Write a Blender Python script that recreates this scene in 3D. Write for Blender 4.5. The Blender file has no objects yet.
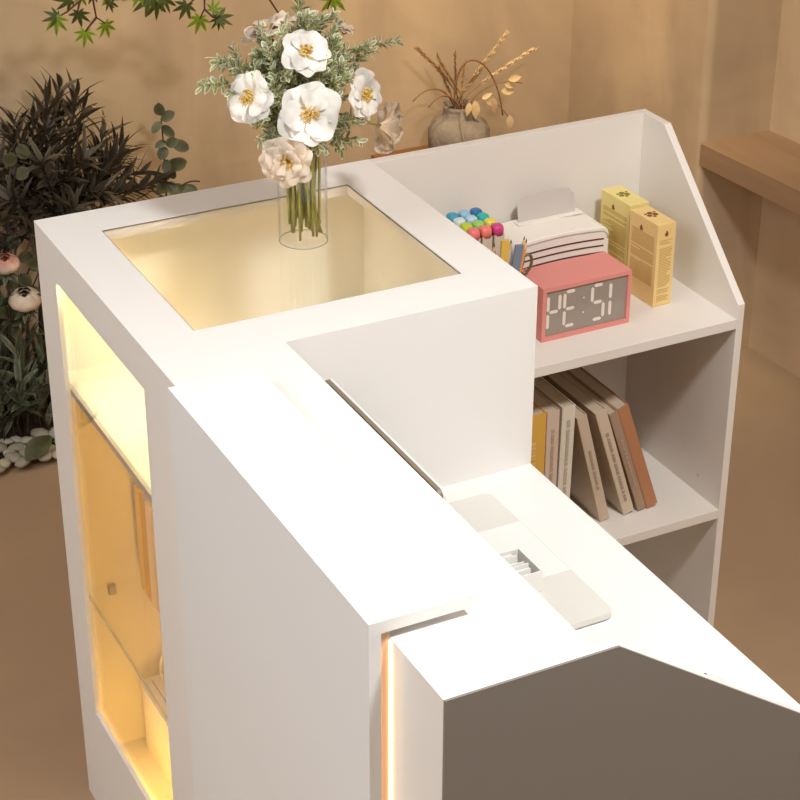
import bpy, math, random
from mathutils import Vector, Matrix, noise
R = math.radians
C = bpy.context.scene.collection
rnd = random.Random(7)

# ------------------------------------------------------------------ materials
def srgb(r, g, b):
    f = lambda c: (c/255)/12.92 if c <= 10 else (((c/255)+.055)/1.055)**2.4
    return (f(r), f(g), f(b), 1)

def mat(name, col, rough=.5, metal=0, spec=.5, var=0, vscale=8, bump=0, bscale=60, sss=0, emit=None, estr=0, coat=0, trans=0):
    m = bpy.data.materials.new(name); m.use_nodes = True
    nt = m.node_tree; b = nt.nodes['Principled BSDF']
    b.inputs['Base Color'].default_value = col
    b.inputs['Roughness'].default_value = rough
    b.inputs['Metallic'].default_value = metal
    b.inputs['Specular IOR Level'].default_value = spec
    b.inputs['Coat Weight'].default_value = coat
    if trans: b.inputs['Transmission Weight'].default_value = trans
    if emit:
        b.inputs['Emission Color'].default_value = emit; b.inputs['Emission Strength'].default_value = estr
    tc = nt.nodes.new('ShaderNodeTexCoord')
    if var:
        n = nt.nodes.new('ShaderNodeTexNoise'); n.inputs['Scale'].default_value = vscale; n.inputs['Detail'].default_value = 6
        nt.links.new(tc.outputs['Object'], n.inputs['Vector'])
        mp = nt.nodes.new('ShaderNodeMapRange'); mp.inputs['From Min'].default_value = .3; mp.inputs['From Max'].default_value = .7
        mp.inputs['To Min'].default_value = 1-var; mp.inputs['To Max'].default_value = 1+var
        nt.links.new(n.outputs['Fac'], mp.inputs['Value'])
        mx = nt.nodes.new('ShaderNodeMix'); mx.data_type = 'RGBA'; mx.blend_type = 'MULTIPLY'; mx.inputs['Factor'].default_value = 1
        mx.inputs['A'].default_value = col
        nt.links.new(mp.outputs['Result'], mx.inputs['B']); nt.links.new(mx.outputs['Result'], b.inputs['Base Color'])
    if bump:
        n2 = nt.nodes.new('ShaderNodeTexNoise'); n2.inputs['Scale'].default_value = bscale; n2.inputs['Detail'].default_value = 5
        nt.links.new(tc.outputs['Object'], n2.inputs['Vector'])
        bp = nt.nodes.new('ShaderNodeBump'); bp.inputs['Strength'].default_value = bump; bp.inputs['Distance'].default_value = .01
        nt.links.new(n2.outputs['Fac'], bp.inputs['Height']); nt.links.new(bp.outputs['Normal'], b.inputs['Normal'])
    return m

def plaster(name, c1, c2, c3, scale=1.0, vs=(1, 1, 1)):
    """trowelled plaster: broad cloudy patches plus long flat trowel strokes"""
    m = bpy.data.materials.new(name); m.use_nodes = True
    nt = m.node_tree; N = nt.nodes; L = nt.links; b = N['Principled BSDF']
    b.inputs['Roughness'].default_value = .75; b.inputs['Specular IOR Level'].default_value = .25
    tc = N.new('ShaderNodeTexCoord')
    n1 = N.new('ShaderNodeTexNoise'); n1.inputs['Scale'].default_value = 2.2*scale; n1.inputs['Detail'].default_value = 4; n1.inputs['Distortion'].default_value = .6
    m1 = N.new('ShaderNodeMapping'); m1.inputs['Scale'].default_value = vs; L.new(tc.outputs['Object'], m1.inputs['Vector']); L.new(m1.outputs['Vector'], n1.inputs['Vector'])
    mp = N.new('ShaderNodeMapping'); mp.inputs['Scale'].default_value = (1.5, 1.5, 4); L.new(tc.outputs['Object'], mp.inputs['Vector'])
    mp.inputs['Rotation'].default_value = (.15, .1, .1)
    n2 = N.new('ShaderNodeTexNoise'); n2.inputs['Scale'].default_value = 1.6*scale; n2.inputs['Detail'].default_value = 7; n2.inputs['Distortion'].default_value = 1.5
    L.new(mp.outputs['Vector'], n2.inputs['Vector'])
    r1 = N.new('ShaderNodeValToRGB'); r1.color_ramp.elements[0].position = .35; r1.color_ramp.elements[1].position = .65
    r1.color_ramp.elements[0].color = c1; r1.color_ramp.elements[1].color = c2
    L.new(n1.outputs['Fac'], r1.inputs['Fac'])
    r2 = N.new('ShaderNodeMapRange'); r2.inputs['From Min'].default_value = .5; r2.inputs['From Max'].default_value = .75; r2.inputs['To Max'].default_value = .22
    L.new(n2.outputs['Fac'], r2.inputs['Value'])
    mx = N.new('ShaderNodeMix'); mx.data_type = 'RGBA'; mx.inputs['B'].default_value = c3
    L.new(r2.outputs['Result'], mx.inputs['Factor']); L.new(r1.outputs['Color'], mx.inputs['A']); L.new(mx.outputs['Result'], b.inputs['Base Color'])
    bp = N.new('ShaderNodeBump'); bp.inputs['Strength'].default_value = .15; bp.inputs['Distance'].default_value = .008
    L.new(n2.outputs['Fac'], bp.inputs['Height']); L.new(bp.outputs['Normal'], b.inputs['Normal'])
    return m

def wood(name, c1, c2, sc=(3, 30, 30)):
    m = bpy.data.materials.new(name); m.use_nodes = True
    nt = m.node_tree; N = nt.nodes; L = nt.links; b = N['Principled BSDF']; b.inputs['Roughness'].default_value = .5
    tc = N.new('ShaderNodeTexCoord'); mp = N.new('ShaderNodeMapping'); mp.inputs['Scale'].default_value = sc
    L.new(tc.outputs['Object'], mp.inputs['Vector'])
    n = N.new('ShaderNodeTexNoise'); n.inputs['Scale'].default_value = 1; n.inputs['Detail'].default_value = 6; n.inputs['Distortion'].default_value = .4
    L.new(mp.outputs['Vector'], n.inputs['Vector'])
    r = N.new('ShaderNodeValToRGB'); r.color_ramp.elements[0].position = .3; r.color_ramp.elements[1].position = .7
    r.color_ramp.elements[0].color = c1; r.color_ramp.elements[1].color = c2
    L.new(n.outputs['Fac'], r.inputs['Fac']); L.new(r.outputs['Color'], b.inputs['Base Color'])
    return m

def glass(name, tint=(1, 1, 1, 1), rough=0, refl=1.0):
    """thin clear glass: transparent body with Fresnel reflection"""
    m = bpy.data.materials.new(name); m.use_nodes = True
    nt = m.node_tree; N = nt.nodes; L = nt.links; N.clear()
    o = N.new('ShaderNodeOutputMaterial'); t = N.new('ShaderNodeBsdfTransparent'); g = N.new('ShaderNodeBsdfGlossy')
    t.inputs['Color'].default_value = tint; g.inputs['Roughness'].default_value = rough
    lw = N.new('ShaderNodeLayerWeight'); lw.inputs['Blend'].default_value = .5
    pw = N.new('ShaderNodeMath'); pw.operation = 'POWER'; pw.inputs[1].default_value = 5; L.new(lw.outputs['Facing'], pw.inputs[0])
    mu = N.new('ShaderNodeMath'); mu.operation = 'MULTIPLY_ADD'; mu.inputs[1].default_value = .96*refl; mu.inputs[2].default_value = .04*refl; L.new(pw.outputs[0], mu.inputs[0])
    mx = N.new('ShaderNodeMixShader'); L.new(mu.outputs[0], mx.inputs[0]); L.new(t.outputs[0], mx.inputs[1]); L.new(g.outputs[0], mx.inputs[2])
    L.new(mx.outputs[0], o.inputs['Surface'])
    return m

def leafmat(name, centre, rim, trans=.25, rough=.5):
    """leaf colour runs from the midrib to the rim by the leaf's own 'rim' attribute"""
    m = bpy.data.materials.new(name); m.use_nodes = True
    nt = m.node_tree; N = nt.nodes; L = nt.links; b = N['Principled BSDF']; b.inputs['Roughness'].default_value = rough
    at = N.new('ShaderNodeAttribute'); at.attribute_name = 'rim'
    r = N.new('ShaderNodeValToRGB'); r.color_ramp.elements[0].position = .35; r.color_ramp.elements[1].position = .8
    r.color_ramp.elements[0].color = centre; r.color_ramp.elements[1].color = rim
    L.new(at.outputs['Fac'], r.inputs['Fac'])
    tc = N.new('ShaderNodeTexCoord'); n = N.new('ShaderNodeTexNoise'); n.inputs['Scale'].default_value = 25
    L.new(tc.outputs['Object'], n.inputs['Vector'])
    mp = N.new('ShaderNodeMapRange'); mp.inputs['From Min'].default_value = .3; mp.inputs['From Max'].default_value = .7
    mp.inputs['To Min'].default_value = .7; mp.inputs['To Max'].default_value = 1.3; L.new(n.outputs['Fac'], mp.inputs['Value'])
    mx = N.new('ShaderNodeMix'); mx.data_type = 'RGBA'; mx.blend_type = 'MULTIPLY'; mx.inputs['Factor'].default_value = 1
    L.new(r.outputs['Color'], mx.inputs['A']); L.new(mp.outputs['Result'], mx.inputs['B']); L.new(mx.outputs['Result'], b.inputs['Base Color'])
    tl = N.new('ShaderNodeBsdfTranslucent'); L.new(mx.outputs['Result'], tl.inputs['Color'])
    ms = N.new('ShaderNodeMixShader'); ms.inputs[0].default_value = trans
    L.new(b.outputs[0], ms.inputs[1]); L.new(tl.outputs[0], ms.inputs[2]); L.new(ms.outputs[0], N['Material Output'].inputs['Surface'])
    return m

M = {}
M['white'] = mat('white_laminate', srgb(240, 236, 231), .32, spec=.4)
M['panelwhite'] = mat('white_lacquer', srgb(238, 238, 238), .35, spec=.4)
M['taupe'] = mat('taupe_laminate', srgb(134, 127, 119), .45, spec=.3)
M['shelfwhite'] = mat('cream_laminate', srgb(236, 228, 218), .4, spec=.35)
M['inner'] = mat('inner_laminate', srgb(242, 238, 228), .55, spec=.2)
M['glass'] = glass('clear_glass')
M['topglass'] = glass('top_glass', (.98, .97, .95, 1), .02, 1.0)
M['glassedge'] = mat('glass_edge', srgb(150, 160, 150), .2, spec=.5)
M['shelfglassedge'] = mat('pale_glass_edge', srgb(200, 200, 178), .25)
M['greyedge'] = mat('grey_shelf', srgb(178, 176, 172), .4)
M['seam'] = mat('dark_seam', srgb(110, 102, 92), .7)  # dark for the lid joint, and painted shade round the glass and under the tray
M['led'] = mat('warm_led', (1, .75, .4, 1), .5, emit=(1, .80, .45, 1), estr=3.2)
M['ledcase'] = mat('case_led', (1, .75, .4, 1), .5, emit=(1, .56, .10, 1), estr=24)
M['ledtop'] = mat('case_top_led', (1, .75, .4, 1), .5, emit=(1, .75, .32, 1), estr=125)
M['spacer'] = mat('spacer_tan', srgb(205, 168, 150), .6)
M['red'] = mat('red_paint', srgb(228, 146, 136), .5, spec=.3)
M['clockface'] = mat('grey_mirror_face', srgb(156, 144, 132), .12, spec=.6)
M['digit'] = mat('pale_digits', srgb(236, 222, 208), .5)
M['printer'] = mat('ivory_plastic', srgb(246, 238, 226), .4)
M['slit'] = mat('dark_red_slit', srgb(98, 26, 20), .6)
M['greyseam'] = mat('light_grey_seam', srgb(205, 196, 184), .5)
M['paper'] = mat('grey_paper', srgb(205, 196, 188), .8, spec=.1)
M['bookpages'] = mat('aged_pages', srgb(200, 182, 158), .8)
M['box_y'] = mat('pale_yellow_card', srgb(238, 218, 140), .55, var=.04, vscale=20)
M['box_o'] = mat('warm_yellow_card', srgb(240, 207, 138), .55, var=.04, vscale=20)
M['print'] = mat('brown_print', srgb(196, 158, 92), .7)
M['printdark'] = mat('dark_brown_print', srgb(132, 74, 34), .6)
M['printgreen'] = mat('olive_print', srgb(128, 120, 30), .6)
M['markbody'] = mat('marker_body', srgb(214, 200, 182), .5)
M['markline'] = mat('marker_gap', srgb(120, 108, 96), .6)
M['steel'] = mat('brass_dark', srgb(120, 108, 78), .35, metal=.5)
M['graphite'] = mat('graphite', srgb(50, 42, 38), .5)
M['woodtip'] = mat('pencil_wood', srgb(226, 190, 140), .6)
M['stemgreen'] = mat('stem_green', srgb(150, 144, 62), .45, var=.2, vscale=30)
M['twig'] = mat('red_brown_twig', srgb(88, 48, 34), .6)
M['darktwig'] = mat('dark_twig', srgb(62, 46, 34), .7)
M['floor'] = plaster('floor_microcement', srgb(170, 143, 116), srgb(182, 154, 122), srgb(160, 134, 108), .7)
M['wall'] = plaster('tan_plaster', srgb(176, 151, 124), srgb(208, 181, 146), srgb(166, 143, 119), 1.3, (1, 1, .38))
M['ceil'] = mat('ceiling_paint', srgb(238, 236, 234), .8)
M['wallpale'] = mat('pale_wall_paint', srgb(226, 222, 218), .8, var=.03)
M['bench'] = wood('bench_wood', srgb(142, 113, 86), srgb(162, 130, 100), (14, 2.5, 30))
M['ledge'] = wood('ledge_wood', srgb(120, 78, 46), srgb(148, 98, 62), (3, 30, 30))
M['stone'] = mat('pebble_stone', srgb(196, 188, 168), .6, var=.12, vscale=30, bump=.3)
M['stone2'] = mat('grey_pebble_stone', srgb(166, 158, 140), .6, var=.12, vscale=30, bump=.3)
M['soil'] = mat('dark_soil', srgb(60, 46, 34), .9, var=.3, vscale=40, bump=.6, bscale=80)
M['pottery'] = mat('mottled_pottery', srgb(136, 121, 106), .85, var=.25, vscale=16, bump=.7, bscale=45)
M['dark'] = mat('dark_hollow', srgb(48, 38, 30), .8)  # painted shade inside the pottery neck
M['dry'] = mat('dried_straw', srgb(186, 146, 96), .8, var=.25, vscale=60)
M['drypale'] = mat('dried_pale', srgb(222, 190, 140), .8, var=.12, vscale=60)
M['drybrown'] = mat('dried_brown', srgb(140, 100, 62), .8)
M['petal'] = leafmat('white_petal', srgb(252, 248, 240), srgb(246, 240, 232), .3, .6)
M['petalbeige'] = leafmat('beige_petal', srgb(236, 216, 190), srgb(240, 224, 204), .35, .6)
M['petalpink'] = leafmat('pink_petal', srgb(236, 210, 190), srgb(222, 160, 140), .3, .6)
M['stamen'] = mat('gold_stamen', srgb(222, 182, 84), .6)
M['varieg'] = leafmat('variegated_leaf', srgb(158, 168, 116), srgb(236, 234, 206), .25, .45)
M['euc'] = leafmat('grey_green_leaf', srgb(82, 84, 56), srgb(98, 98, 68), .2, .5)
M['olive'] = leafmat('dark_leaf', srgb(74, 65, 52), srgb(90, 80, 64), .1, .5)
M['olivepale'] = leafmat('dusky_leaf', srgb(96, 88, 72), srgb(112, 102, 84), .1, .5)
M['sage'] = leafmat('sage_leaf', srgb(94, 100, 78), srgb(126, 130, 104), .2, .5)
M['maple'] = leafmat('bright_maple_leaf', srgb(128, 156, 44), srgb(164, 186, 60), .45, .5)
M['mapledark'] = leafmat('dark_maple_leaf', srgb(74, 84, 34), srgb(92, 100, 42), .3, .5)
M['desk_item'] = mat('matte_white_plastic', srgb(222, 220, 212), .35)
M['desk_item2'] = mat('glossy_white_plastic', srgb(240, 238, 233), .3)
M['screenback'] = mat('taupe_metal', srgb(138, 126, 112), .4)
M['black'] = mat('black_plastic', srgb(30, 30, 34), .4)
M['cup'] = mat('frosted_cup', srgb(225, 222, 215), .3)

# ------------------------------------------------------------------ mesh helpers
class MB:
    def __init__(s): s.v = []; s.f = []; s.a = []
    def add(s, vs, fs, at=None):
        n = len(s.v); s.v += [Vector(p) for p in vs]; s.f += [tuple(i+n for i in f) for f in fs]
        s.a += list(at) if at else [0]*len(vs); return s
    def box(s, x0, x1, y0, y1, z0, z1, T=None):
        vs = [Vector(p) for p in ((x0,y0,z0),(x1,y0,z0),(x1,y1,z0),(x0,y1,z0),(x0,y0,z1),(x1,y0,z1),(x1,y1,z1),(x0,y1,z1))]
        if T: vs = [T @ p for p in vs]
        return s.add(vs, [(0,3,2,1),(4,5,6,7),(0,1,5,4),(1,2,6,5),(2,3,7,6),(3,0,4,7)])
    def prism(s, prof, axis, a, b):
        """extrude a 2-D profile along axis (0 x: prof=(y,z); 1 y: prof=(x,z); 2 z: prof=(x,y))"""
        def P(p, t): return (t, p[0], p[1]) if axis == 0 else (p[0], t, p[1]) if axis == 1 else (p[0], p[1], t)
        n = len(prof); vs = [P(p, a) for p in prof]+[P(p, b) for p in prof]
        fs = [tuple(range(n-1, -1, -1)), tuple(range(n, 2*n))]+[(i, (i+1) % n, (i+1) % n+n, i+n) for i in range(n)]
        return s.add(vs, fs)
    def tube(s, pts, rad, n=8, cap=True):
        pts = [Vector(p) for p in pts]; r = rad if isinstance(rad, (list, tuple)) else [rad]*len(pts)
        vs = []; fs = []; up = None
        for i, p in enumerate(pts):
            d = (pts[min(i+1, len(pts)-1)]-pts[max(i-1, 0)]).normalized()
            if up is None: up = d.orthogonal().normalized()
            up = (up-d*up.dot(d)).normalized(); w = d.cross(up)
            for k in range(n):
                a = 2*math.pi*k/n; vs.append(p+(up*math.cos(a)+w*math.sin(a))*r[i])
        for i in range(len(pts)-1):
            for k in range(n): fs.append((i*n+k, i*n+(k+1) % n, (i+1)*n+(k+1) % n, (i+1)*n+k))
        if cap: fs += [tuple(range(n-1, -1, -1)), tuple(range((len(pts)-1)*n, len(pts)*n))]
        return s.add(vs, fs)
    def lathe(s, prof, cx, cy, n=40, fill0=True, fill1=False):
        vs = []; fs = []
        for r, z in prof:
            for k in range(n): a = 2*math.pi*k/n; vs.append((cx+r*math.cos(a), cy+r*math.sin(a), z))
        for i in range(len(prof)-1):
            for k in range(n): fs.append((i*n+k, i*n+(k+1) % n, (i+1)*n+(k+1) % n, (i+1)*n+k))
        if fill0: fs.append(tuple(range(n-1, -1, -1)))
        if fill1: fs.append(tuple(range((len(prof)-1)*n, len(prof)*n)))
        return s.add(vs, fs)
    def leaf(s, p, d, nrm, L, W, droop=.2, cup=.15, rows=5, shape='ell', twist=0):
        """a curved leaf blade starting at p, growing along d"""
        p = Vector(p); d = Vector(d).normalized(); nrm = Vector(nrm)
        nrm = (nrm-d*nrm.dot(d));
        nrm = nrm.normalized() if nrm.length > 1e-4 else d.orthogonal().normalized()
        vs = []; at = []; fs = []
        for i in range(rows+1):
            t = i/rows
            if shape == 'ell': w = math.sin(math.pi*min(.97, .04+t*.93))**.75
            elif shape == 'obov': w = math.sin(math.pi*min(.96, t**1.35*.93+.05))**.7
            elif shape == 'lance': w = math.sin(math.pi*min(.985, .06+t**.8*.93))
            elif shape == 'round': w = math.sqrt(max(.02, 1-(2*t-1)**2))
            c = p+d*(L*t)-nrm*(droop*L*t*t)
            sd = d.cross(nrm); 
            if twist: sd = Matrix.Rotation(twist*t, 3, d) @ sd
            for j in (-1, 0, 1):
                vs.append(c+sd*(j*w*W/2)+nrm*(abs(j)*cup*W*w)); at.append(1.0 if j else (.9 if t > .93 else 0.0))
        for i in range(rows):
            for j in range(2): a = i*3+j; fs.append((a, a+1, a+4, a+3))
        return s.add(vs, fs, at)
    def build(s, name, m, parent=None, smooth=False, bevel=0, label=None):
        me = bpy.data.meshes.new(name); off = parent_loc(parent)
        me.from_pydata([p-off for p in s.v], [], s.f); me.update()
        if any(s.a):
            a = me.attributes.new('rim', 'FLOAT', 'POINT'); a.data.foreach_set('value', s.a)
        if smooth: me.polygons.foreach_set('use_smooth', [True]*len(me.polygons))
        o = bpy.data.objects.new(name, me); C.objects.link(o)
        me.materials.append(M[m] if isinstance(m, str) else m)
        if parent: o.parent = parent
        if bevel:
            b = o.modifiers.new('bevel', 'BEVEL'); b.width = bevel; b.segments = 2; b.limit_method = 'ANGLE'
            b.harden_normals = True
        if label: o['label'] = label
        return o
LOC = {}
def parent_loc(p):
    v = Vector((0, 0, 0))
    while p is not None: v += p.location; p = p.parent
    return v
def tag(o, label, cat, group=None, kind=None):
    if label: o['label'] = label
    if cat: o['category'] = cat
    if group: o['group'] = group
    if kind: o['kind'] = kind
    return o
def thing(name, loc, label, cat, group=None):
    o = bpy.data.objects.new(name, None); o.empty_display_size = .05; C.objects.link(o); o.location = loc
    return tag(o, label, cat, group)
def struct(name, mb, m):
    o = mb.build(name, m); o['kind'] = 'structure'; return o
def rrect(x0, x1, y0, y1, r, n=6):
    out = []
    for cx, cy, a0 in ((x1-r, y0+r, -90), (x1-r, y1-r, 0), (x0+r, y1-r, 90), (x0+r, y0+r, 180)):
        for k in range(n+1): a = R(a0+90*k/n); out.append((cx+r*math.cos(a), cy+r*math.sin(a)))
    return out
def bez(p0, p1, p2, p3, n=12):
    P = [Vector(p) for p in (p0, p1, p2, p3)]
    return [P[0]*(1-t)**3+P[1]*3*t*(1-t)**2+P[2]*3*t*t*(1-t)+P[3]*t**3 for t in [i/n for i in range(n+1)]]

H = 1.10            # counter height
W = .5625            # display cabinet width (x), the corner of the L
D = .543            # display cabinet depth (y from 0 to -D)
HD = .81            # lower desk height

# ------------------------------------------------------------------ room
YB = 1.5; XP = 1.887; YP = .898
struct('floor', MB().box(-3.2, 3.2, -5.2, 1.9, -.05, 0), 'floor')
struct('ceiling', MB().box(-3.2, 3.2, -5.2, 1.9, 2.9, 2.95), 'ceil')
struct('wall_back', MB().box(-3.2, 1.97, YB, YB+.1, 0, 2.9), 'wall')
# pier with a softly rounded corner, standing proud of the back wall
pr = [(XP+.02-.02*math.cos(R(a)), YP+.02-.02*math.sin(R(a))) for a in range(0, 91, 15)]
struct('wall_pier', MB().prism(pr+[(2.3, YP), (2.3, YB+.1), (XP, YB+.1)], 2, 0, 2.9), 'wall')
dw = Vector((.075, -1)).normalized()
c0 = Vector((2.089, YP+.0)); c1 = c0+dw*6.1
struct('wall_right', MB().prism([(c0.x, c0.y), (c1.x, c1.y), (c1.x+.1, c1.y), (c0.x+.1, c0.y)], 2, 0, 2.9), 'wall')
struct('wall_left', MB().box(-3.3, -3.2, -5.2, 1.6, 0, 2.9), 'wallpale')
struct('wall_front', MB().box(-3.2, 3.2, -5.3, -5.2, 0, 2.9), 'wallpale')

# wooden wall bench along the right wall
q0 = Vector((XP, YP)); q1 = q0+dw*1.9; r1 = c0+dw*1.9
o = MB().prism([(q0.x, q0.y), (q1.x, q1.y), (r1.x, r1.y), (c0.x, c0.y)], 2, .538, .594).build('wall_bench', 'bench', bevel=.001)
tag(o, 'thick brown wooden bench top running along the right wall', 'bench')
# low timber ledge along the back wall
o = MB().box(1.30, 1.60, 1.17, YB, .405, .458).box(1.32, 1.37, 1.2, YB, 0, .405).box(1.53, 1.58, 1.2, YB, 0, .405).build('wall_ledge', 'ledge')
tag(o, 'dark brown timber ledge at the back wall under the dried flower vase', 'ledge')

# ------------------------------------------------------------------ display cabinet (lit showcase)
t = .018
cab = thing('display_cabinet', (0, 0, 0), 'white showcase cabinet with glass top and yellow lit side window at the counter corner', 'display cabinet')
ex0, ex1, ey0, ey1 = .079, .487, -.080, -.458
b = MB().box(0, W, 0, ey0, H-t, H).box(0, W, ey1, -D, H-t, H).box(0, ex0, ey0, ey1, H-t, H).box(ex1, W, ey0, ey1, H-t, H)
# rebuilt as one clean ring
def ring(x0, x1, y0, y1, a0, a1, b0, b1, z0, z1):
    vs = []
    for z in (z0, z1): vs += [(x0,y0,z),(x1,y0,z),(x1,y1,z),(x0,y1,z),(a0,b0,z),(a1,b0,z),(a1,b1,z),(a0,b1,z)]
    fs = []
    for i in range(4):
        j = (i+1) % 4
        fs += [(i, i+4, j+4, j), (i+8, j+8, j+12, i+12), (i, j, j+8, i+8), (i+4, i+12, j+12, j+4)]
    return MB().add(vs, fs)
ring(0, W, 0, -D, ex0, ex1, ey0, ey1, H-t, H).build('top_frame', 'white', cab)
# left side panel with the tall window
oy0, oy1, oz0, oz1 = -.088, -.468, .23, 1.035
vs = []
for x in (0, .007): vs += [(x,0,0),(x,-D,0),(x,-D,H-t),(x,0,H-t),(x,oy0,oz0),(x,oy1,oz0),(x,oy1,oz1),(x,oy0,oz1)]
fs = []
for i in range(4):
    j = (i+1) % 4
    fs += [(i, j, j+4, i+4), (i+8, i+12, j+12, j+8), (i, i+8, j+8, j), (i+4, j+4, j+12, i+12)]
MB().add(vs, fs).build('window_panel', 'white', cab)
MB().box(.007, W, -t, 0, 0, H-t).build('back_panel', 'inner', cab)
MB().box(.007, W, -D, -D+t, 0, H-t).build('front_panel', 'white', cab)
MB().box(W-t, W, -D+t, -t, 0, H-t).build('side_panel', 'inner', cab)
MB().box(t, W-t, -D+t, -t, .075, .093).build('floor_panel', 'inner', cab)
MB().box(t, W-t, -D+t, -t, .829, .845).build('middle_shelf', 'inner', cab)
MB().box(.012, .018, -D+t, -t, .833, .8445).build('shelf_edge', 'greyedge', cab, label='thin grey shelf edge behind the window')
MB().box(t+.004, W-t, -D+t, -t, .432, .438).build('glass_shelf', 'glass', cab)
MB().box(t+.001, t+.004, -D+t, -t, .4345, .4372).build('glass_shelf_edge', 'shelfglassedge', cab)
MB().box(.060, .072, -.028, -t, .415, .432).build('shelf_bracket', 'greyedge', cab)
MB().box(ex0+.0015, ex1-.0015, ey1+.0015, ey0-.0015, H-.007, H-.001).build('top_glass', 'topglass', cab)
ring(ex0, ex1, ey0, ey1, ex0+.0015, ex1-.0015, ey0-.0015, ey1+.0015, H-.0022, H-.0012).build('glass_seam', 'seam', cab)  # gap shadow round the glass, painted as a thin dark ring
MB().box(.007, .0095, oy1-.01, oy0+.01, oz0-.01, oz1+.01).build('window_glass', 'glass', cab)
# warm strips hidden behind the window frame
MB().box(.010, .017, oy1, oy0, oz1+.012, oz1+.024).build('light_strip', 'ledtop', cab)
MB().box(.022, .024, oy1, oy0, oz1+.011, H-t).build('strip_cover', 'inner', cab)  # added unseen baffle, keeps the strip's light off the inner walls
MB().box(.010, .018, oy1, oy0, .150, .154).build('light_strip', 'ledcase', cab)
MB().box(.010, .022, oy1-.034, oy1-.016, .30, .826).build('light_strip', 'ledcase', cab)

# things inside the showcase
for k, (ya, th, h, col, lab) in enumerate([(-.062, .020, .200, (246, 205, 120), 'yellow-spined book on the glass shelf nearest the back of the showcase'),
                                   (-.085, .024, .194, (222, 172, 78), 'ochre-spined book in the middle of the row inside the lit showcase'),
                                   (-.111, .022, .197, (240, 214, 180), 'pale pinkish book inside the lit showcase, beside the window frame'),
                                   (-.135, .020, .19, (236, 200, 140), 'cream book inside the lit showcase, mostly behind the window frame')]):
    bk = thing('book', (.19, ya-th/2, .438), lab, 'book', 'books on the glass shelf of the showcase')
    m = mat('case_book_%d' % k, srgb(*col), .6)
    MB().box(.105, .25, ya-th, ya, .4385, .4385+h).build('cover', m, bk, bevel=.001)
    MB().box(.108, .2505, ya-th+.003, ya-.003, .4395, .4387+h+.0005).build('pages', 'paper', bk)
gb = thing('gift_box', (.25, -.25, .093), 'long pale lidded box with a looped handle on the showcase floor', 'box')
MB().box(.098, .50, -.46, -.045, .0935, .222).build('body', 'inner', gb, bevel=.001)
MB().box(.094, .504, -.464, -.041, .222, .236).build('lid', 'inner', gb, bevel=.001)
MB().box(.114, .1155, -.455, -.05, .236, .2364).build('lid_seam', 'seam', gb)
MB().tube([(.13, -.115-.06*math.cos(a), .236+.085*math.sin(a)) for a in [math.pi*i/14 for i in range(15)]], .0022, 8).build('handle', 'inner', gb, smooth=True)

# ------------------------------------------------------------------ reception counter
WC = .175; L1 = 1.205; L2 = 1.32; EP = .014
cnt = thing('reception_counter', (0, -.9, 0), 'long white reception counter with raised ledge, lower desk and taupe end panel', 'reception counter')
MB().box(0, WC, -L2+EP, -D, 0, H).build('counter_body', 'white', cnt)
# end panel: level over the counter, then slanting down to the desk
MB().prism([(0, 0), (0, H), (.2, H), (W+.004, .846), (W+.004, 0)], 1, -L2, -L2+.003).build('end_panel', 'taupe', cnt, label='taupe grey end panel with a slanted top')
MB().prism([(0, 0), (0, H), (.2, H), (W+.004, .846), (W+.004, 0)], 1, -L2+.0032, -L2+EP).build('end_board', 'white', cnt)
MB().box(WC, W, -L2+EP, -D, HD-.025, HD).build('desk_top', 'white', cnt, label='lower white desk top')
MB().box(-.026, -.012, -L1, -.64, 0, H+.026).build('front_fascia', 'panelwhite', cnt)
MB().box(-.012, .094, -L1, -.64, H+.011, H+.026).build('ledge_slab', 'white', cnt)
MB().box(.02, .075, -L1+.05, -.68, H, H+.011).build('ledge_support', 'white', cnt)
MB().box(-.012, 0, -L1+.004, -.68, 0, H+.010).build('spacer', 'spacer', cnt)
MB().tube([(-.001, -L1+.001, .002), (-.001, -L1+.001, H-.002)], .0018, 8).build('light_strip', 'led', cnt)
MB().box(-.0119, -.0113, -L1+.0020, -L1+.0038, .002, H-.01).build('light_strip', 'led', cnt)  # added hidden strip, strengthens the glow on the counter body
MB().tube([(-.004, -.655, .002), (-.004, -.655, H-.02)], .003, 8).build('light_strip', 'led', cnt)

# ------------------------------------------------------------------ shelving hutch on the right
hut = thing('shelf_unit', (.83, -.16, 0), 'cream white open shelf unit with slanted side panel beside the showcase', 'shelf unit')
X3 = 1.099
MB().box(W, X3-.014, -t, 0, 0, H).build('back_panel', 'shelfwhite', hut, bevel=.0008)
MB().prism([(0, 0), (0, H), (-.080, H), (-.328, .864), (-.328, 0)], 0, X3-.014, X3).build('side_panel', 'shelfwhite', hut, bevel=.0008)
MB().box(W, X3-.014, -.328, -t, .820, .838).build('shelf', 'shelfwhite', hut, bevel=.0008)
MB().box(W, X3-.014, -.328, -t, .447, .465).build('shelf', 'shelfwhite', hut, bevel=.0008)
MB().box(W, X3-.014, -.328, -t, .06, .078).build('shelf', 'shelfwhite', hut, bevel=.0008)
MB().box(W, X3-.014, -.318, -.30, 0, .06).build('plinth', 'shelfwhite', hut)
for z in (.49, .43, .40): pass
for y, z in ((-.26, .50), (-.26, .395)):
    MB().tube([(X3-.014-.0006, y, z), (X3-.014+.0004, y, z)], .0028, 10).build('pin_hole', 'greyseam', hut)

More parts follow.
